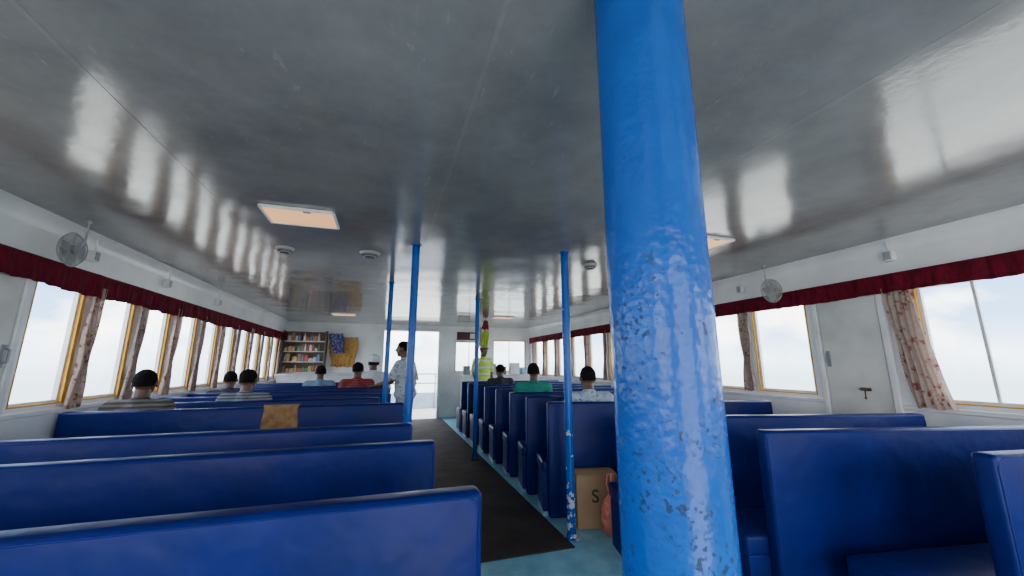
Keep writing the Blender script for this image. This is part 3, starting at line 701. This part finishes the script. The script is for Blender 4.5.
def person(loc,rotz,pose,shirt,trouser,label,lean=(0,0),turn=0.0,tilt=0.0,hat=None,longsleeve=False,armpose=None,vs=0.008,sc=1.02,wide=0.0):
    e=empty('person',loc,rotz); tag(e,label,'person'); e.scale=(sc,sc,sc)
    lx,ly=lean
    if pose=='sit':
        pel=V((0,0,0.575)); wa=V((0,-0.03,0.735)); ch=V((0,-0.03,0.92)); nb=V((0,-0.015,1.085)); hc=V((0,0.025,1.235))
        sh=[V((sx*0.185,-0.02,1.035)) for sx in (-1,1)]
        el=[V((sx*0.235,0.03,0.76)) for sx in (-1,1)]; wr=[V((sx*0.14,0.22,0.675)) for sx in (-1,1)]
        hp=[V((sx*0.09,0.0,0.575)) for sx in (-1,1)]; kn=[V((sx*0.11,0.335,0.555)) for sx in (-1,1)]
        an=[V((sx*0.11,0.29,0.085)) for sx in (-1,1)]; to=[V((sx*0.12,0.37,0.04)) for sx in (-1,1)]
        fd=[V((-sx*0.1,1,-0.25)) for sx in (-1,1)]
    else:
        pel=V((0,0,0.93)); wa=V((0,0,1.08)); ch=V((0,-0.01,1.25)); nb=V((0,-0.005,1.42)); hc=V((0,0.03,1.575))
        sh=[V((sx*0.19,-0.005,1.355)) for sx in (-1,1)]
        el=[V((sx*0.23,-0.02,1.08)) for sx in (-1,1)]; wr=[V((sx*0.21,0.08,0.86)) for sx in (-1,1)]
        hp=[V((sx*0.085,0,0.92)) for sx in (-1,1)]; kn=[V((sx*0.10,0.03,0.50)) for sx in (-1,1)]
        an=[V((sx*0.105,-0.01,0.085)) for sx in (-1,1)]; to=[V((sx*0.12,0.13,0.035)) for sx in (-1,1)]
        fd=[V((0,0.3,-1)) for sx in (-1,1)]
        if armpose=='rest':
            el[0]=V((-0.20,0.12,1.13)); wr[0]=V((-0.185,0.33,1.075)); fd[0]=V((0,1,-0.12))
    def lv(v):
        k=max(0,(v.z-pel.z)); return v+V((lx*k,ly*k,0))
    wa,ch,nb,hc=lv(wa),lv(ch),lv(nb),lv(hc); sh=[lv(v) for v in sh]
    if pose=='sit': el=[lv(v) for v in el]
    bm=bmesh.new()
    ell(bm,pel,(0.155,0.11,0.11)); ell(bm,wa,(0.14,0.10,0.15)); ell(bm,ch,(0.165,0.11,0.16))
    cap(bm,sh[0],sh[1],0.060,0.060); cap(bm,ch+V((0,0,0.05)),nb,0.10,0.065); cap(bm,nb-V((0,0,0.02)),hc-V((0,0.015,0.05)),0.060,0.055)
    HR=Matrix.Translation(hc)@Matrix.Rotation(turn,4,'Z')@Matrix.Rotation(tilt,4,'X')
    def hpnt(x,y,z): return HR@V((x,y,z))
    r3=HR.to_3x3()
    ell(bm,hpnt(0,-0.008,0.025),(0.076,0.094,0.092),rot=r3,u=20,v=14); ell(bm,hpnt(0,0.02,-0.04),(0.058,0.068,0.07),rot=r3); ell(bm,hpnt(0,0.055,-0.085),(0.026,0.024,0.022),rot=r3)
    cap(bm,hpnt(0,0.082,0.02),hpnt(0,0.102,-0.018),0.009,0.014,8); ell(bm,hpnt(0,0.094,-0.02),(0.02,0.012,0.01),rot=r3)
    cap(bm,hpnt(-0.035,0.078,0.028),hpnt(0.035,0.078,0.028),0.011,0.011,8)
    ell(bm,hpnt(0,0.080,-0.05),(0.024,0.013,0.011),rot=r3)
    for sx in (-1,1): ell(bm,hpnt(sx*0.080,-0.002,-0.005),(0.012,0.02,0.032),rot=r3,u=10,v=8)
    for i,sx in enumerate((-1,1)):
        flat=(pose=='sit' or (armpose=='rest' and i==0))
        cap(bm,sh[i],el[i],0.052,0.042); cap(bm,el[i],wr[i],0.042,0.028)
        hand(bm,wr[i],fd[i],V((0,0.2,1)) if flat else V((sx,0,0)),V((-sx,0,0)) if flat else V((0,1,0)))
        cap(bm,hp[i],kn[i],0.083,0.058); cap(bm,kn[i],an[i],0.057,0.038); cap(bm,an[i]-V((0,0.03,0.03)),to[i],0.036,0.03)
    o=obj('body',bm,M['skin'],e,True); rm=o.modifiers.new('R','REMESH'); rm.mode='VOXEL'; rm.voxel_size=vs; rm.use_smooth_shade=True
    s=o.modifiers.new('Sm','SMOOTH'); s.factor=0.5; s.iterations=2
    bm=bmesh.new(); W=wide
    ell(bm,pel+V((0,0,0.03)),(0.172+W,0.13+W,0.12)); ell(bm,wa,(0.16+W,0.12+W,0.16)); ell(bm,ch,(0.182+W*0.6,0.128+W*0.6,0.165))
    cap(bm,sh[0],sh[1],0.072,0.072); cap(bm,ch+V((0,0,0.06)),nb-V((0,0,0.015)),0.115,0.078); cone(bm,nb-V((0,0,0.03)),nb+V((0,-0.002,0.03)),0.078,0.068,20)
    for i in range(2):
        if longsleeve:
            cap(bm,sh[i],el[i],0.070,0.056); cone(bm,el[i],wr[i],0.056,0.042)
        else:
            cone(bm,sh[i],sh[i]+(el[i]-sh[i])*0.85,0.071,0.072+W*0.4,20)
    o=obj('shirt',bm,shirt,e,True); rm=o.modifiers.new('R','REMESH'); rm.mode='VOXEL'; rm.voxel_size=0.01; rm.use_smooth_shade=True
    s=o.modifiers.new('Sm','SMOOTH'); s.factor=0.5; s.iterations=3
    bm=bmesh.new(); ell(bm,pel,(0.165,0.12,0.115))
    for i in range(2):
        cap(bm,hp[i],kn[i],0.093,0.07); cone(bm,kn[i],an[i]+V((0,0,0.02)),0.069,0.06,20); ell(bm,kn[i],(0.07,)*3)
    o=obj('trousers',bm,trouser,e,True); rm=o.modifiers.new('R','REMESH'); rm.mode='VOXEL'; rm.voxel_size=0.012; rm.use_smooth_shade=True
    for i in range(2):
        bm=bmesh.new(); c=(an[i]+to[i])/2; c.z=0.048
        ell(bm,c+V((0,-0.01,0)),(0.047,0.125,0.045)); box(bm,(c.x,c.y-0.01,0.010),(0.085,0.23,0.016),0.006)
        obj('shoe',bm,M['shoe'],e,True)
    bm=bmesh.new()
    ell(bm,(0,-0.012,0.028),(0.080,0.0975,0.0935),u=48,v=32)
    for v in bm.verts:
        q=v.co-V((0,-0.012,0.028)); k=1+0.035*mnoise.noise(q*38+V(loc))+0.05*mnoise.noise(q*13+V(loc)); v.co=V((0,-0.012,0.028))+q*k
    geo=bm.verts[:]+bm.edges[:]+bm.faces[:]
    bmesh.ops.bisect_plane(bm,geom=geo,plane_co=V((0,0.075,0.065)),plane_no=V((0,0.80,-1)).normalized(),clear_outer=True)
    bmesh.ops.bisect_plane(bm,geom=bm.verts[:]+bm.edges[:]+bm.faces[:],plane_co=V((0,0,-0.022)),plane_no=V((0,0,-1)),clear_outer=True)
    for v in bm.verts: v.co=HR@v.co
    obj('hair',bm,M['hair'],e,True)
    if hat:
        bm=bmesh.new()
        ell(bm,(0,-0.01,0.05),(0.094,0.112,0.098),u=24,v=16)
        bmesh.ops.bisect_plane(bm,geom=bm.verts[:]+bm.edges[:]+bm.faces[:],plane_co=V((0,0,0.03)),plane_no=V((0,0.1,-1)).normalized(),clear_outer=True)
        ell(bm,(0,0.125,0.05),(0.06,0.06,0.006))
        for v in bm.verts: v.co=HR@v.co
        obj('cap',bm,M['sh_white'] if hat=='cap' else M['redcloth'],e,True)
    for sx in (-1,1):
        bm=bmesh.new(); ell(bm,hpnt(sx*0.03,0.082,0.008),(0.012,0.009,0.008),rot=r3,u=10,v=8); ell(bm,hpnt(sx*0.03,0.0895,0.008),(0.005,0.003,0.005),rot=r3,u=8,v=6,mi=1)
        obj('eye',bm,[M['eye'],M['dark']],e,True)
    return e
def seat_y(back): return back+0.045+0.155
person((-1.98,seat_y(4.05),0),0,'sit',M['sh_stripe1'],M['trouser'],'person with short dark hair in taupe striped shirt, seated',turn=0.1,sc=1.015,wide=0.02)
person((-1.40,seat_y(4.74),0),0,'sit',M['sh_stripe2'],M['trouser'],'person with short dark hair in grey striped shirt, seated',turn=-0.1,sc=1.01)
person((-2.0,seat_y(6.12),0),0,'sit',M['sh_dark'],M['trouser'],'seated person with dark hair in dark shirt',sc=0.98)
person((-1.08,seat_y(7.50),0),0,'sit',M['sh_blue'],M['trouser'],'seated person with dark hair in pale blue shirt',turn=0.3,sc=1.03)
person((-0.42,seat_y(6.81),0.0),0,'sit',M['sh_red'],M['trouser'],'seated person in dark red striped shirt',turn=-0.3,sc=1.07)
person((-0.20,seat_y(7.50),0.0),0,'sit',M['sh_white'],M['trouser'],'seated person wearing a white cap and white shirt',hat='cap',turn=0.4,sc=1.16)
person((0.31,6.09,0),math.radians(62),'stand',M['sh_pattern'],M['trouser_g'],'standing person in grey patterned shirt resting hand on bench',armpose='rest',lean=(0,0.06),sc=1.04,wide=0.025,turn=0.3)
person((1.95,seat_y(5.0),0),math.radians(-8),'sit',M['sh_green'],M['trouser'],'seated person in teal green shirt leaning sideways',lean=(0.08,-0.02),turn=-0.5,sc=1.06)
person((2.06,seat_y(3.545),0),math.radians(-14),'sit',M['sh_check'],M['trouser'],'seated person with dark hair in pale blue checked shirt',turn=0.2,sc=1.03)
person((2.13,seat_y(7.12),0),0,'sit',M['sh_dark'],M['trouser'],'seated person with dark hair in dark shirt',turn=0.3,sc=1.05)
person((2.30,9.42,0),math.radians(200),'stand',M['sh_hivis'],M['trouser'],'standing person in yellow-green safety vest with red cap',hat='red',sc=1.10,wide=0.02)

# ------------------------------------------------------------------ world
w=bpy.data.worlds.new('World'); scene.world=w; w.use_nodes=True
nt=w.node_tree; N=nt.nodes; L=nt.links
bg=N['Background']
tc=N.new('ShaderNodeTexCoord'); sp=N.new('ShaderNodeSeparateXYZ'); L.new(tc.outputs['Generated'],sp.inputs[0])
mr=N.new('ShaderNodeMapRange'); mr.inputs['From Min'].default_value=-1; mr.inputs['From Max'].default_value=1; L.new(sp.outputs['Z'],mr.inputs['Value'])
r=N.new('ShaderNodeValToRGB'); E=r.color_ramp.elements
E[0].position=0.0; E[0].color=(0.74,0.70,0.64,1); E[1].position=1.0; E[1].color=(0.55,0.62,0.85,1)
for p,c in ((0.40,(0.68,0.67,0.63)),(0.485,(0.54,0.64,0.72)),(0.505,(0.76,0.86,0.95)),(0.54,(0.32,0.52,0.82)),(0.62,(0.14,0.34,0.76))):
    k=E.new(p); k.color=(*c,1)
L.new(mr.outputs[0],r.inputs['Fac'])
mp=N.new('ShaderNodeMapping'); mp.inputs['Scale'].default_value=(1,1,1.8); L.new(tc.outputs['Generated'],mp.inputs[0])
n=N.new('ShaderNodeTexNoise'); n.inputs['Scale'].default_value=4.5; n.inputs['Detail'].default_value=8; L.new(mp.outputs[0],n.inputs['Vector'])
cr=N.new('ShaderNodeValToRGB'); cr.color_ramp.elements[0].position=0.44; cr.color_ramp.elements[1].position=0.58; L.new(n.outputs['Fac'],cr.inputs['Fac'])
up=N.new('ShaderNodeMapRange'); up.inputs['From Min'].default_value=0.0; up.inputs['From Max'].default_value=0.06; L.new(sp.outputs['Z'],up.inputs['Value'])
mu=N.new('ShaderNodeMath'); mu.operation='MULTIPLY'; L.new(cr.outputs[0],mu.inputs[0]); L.new(up.outputs[0],mu.inputs[1])
mx=N.new('ShaderNodeMixRGB'); L.new(mu.outputs[0],mx.inputs[0]); L.new(r.outputs[0],mx.inputs[1]); mx.inputs[2].default_value=(1.4,1.28,1.2,1)
L.new(mx.outputs[0],bg.inputs['Color']); bg.inputs['Strength'].default_value=7.5

# ------------------------------------------------------------------ camera
cd=bpy.data.cameras.new('camera'); cam=bpy.data.objects.new('camera',cd); col.objects.link(cam)
cd.sensor_width=36; cd.lens=36*385/1024; cd.clip_start=0.05; cd.clip_end=500
cam.location=(0,0,1.42); cam.rotation_euler=(math.radians(90+11.17),0,math.radians(-17.93))
scene.camera=cam
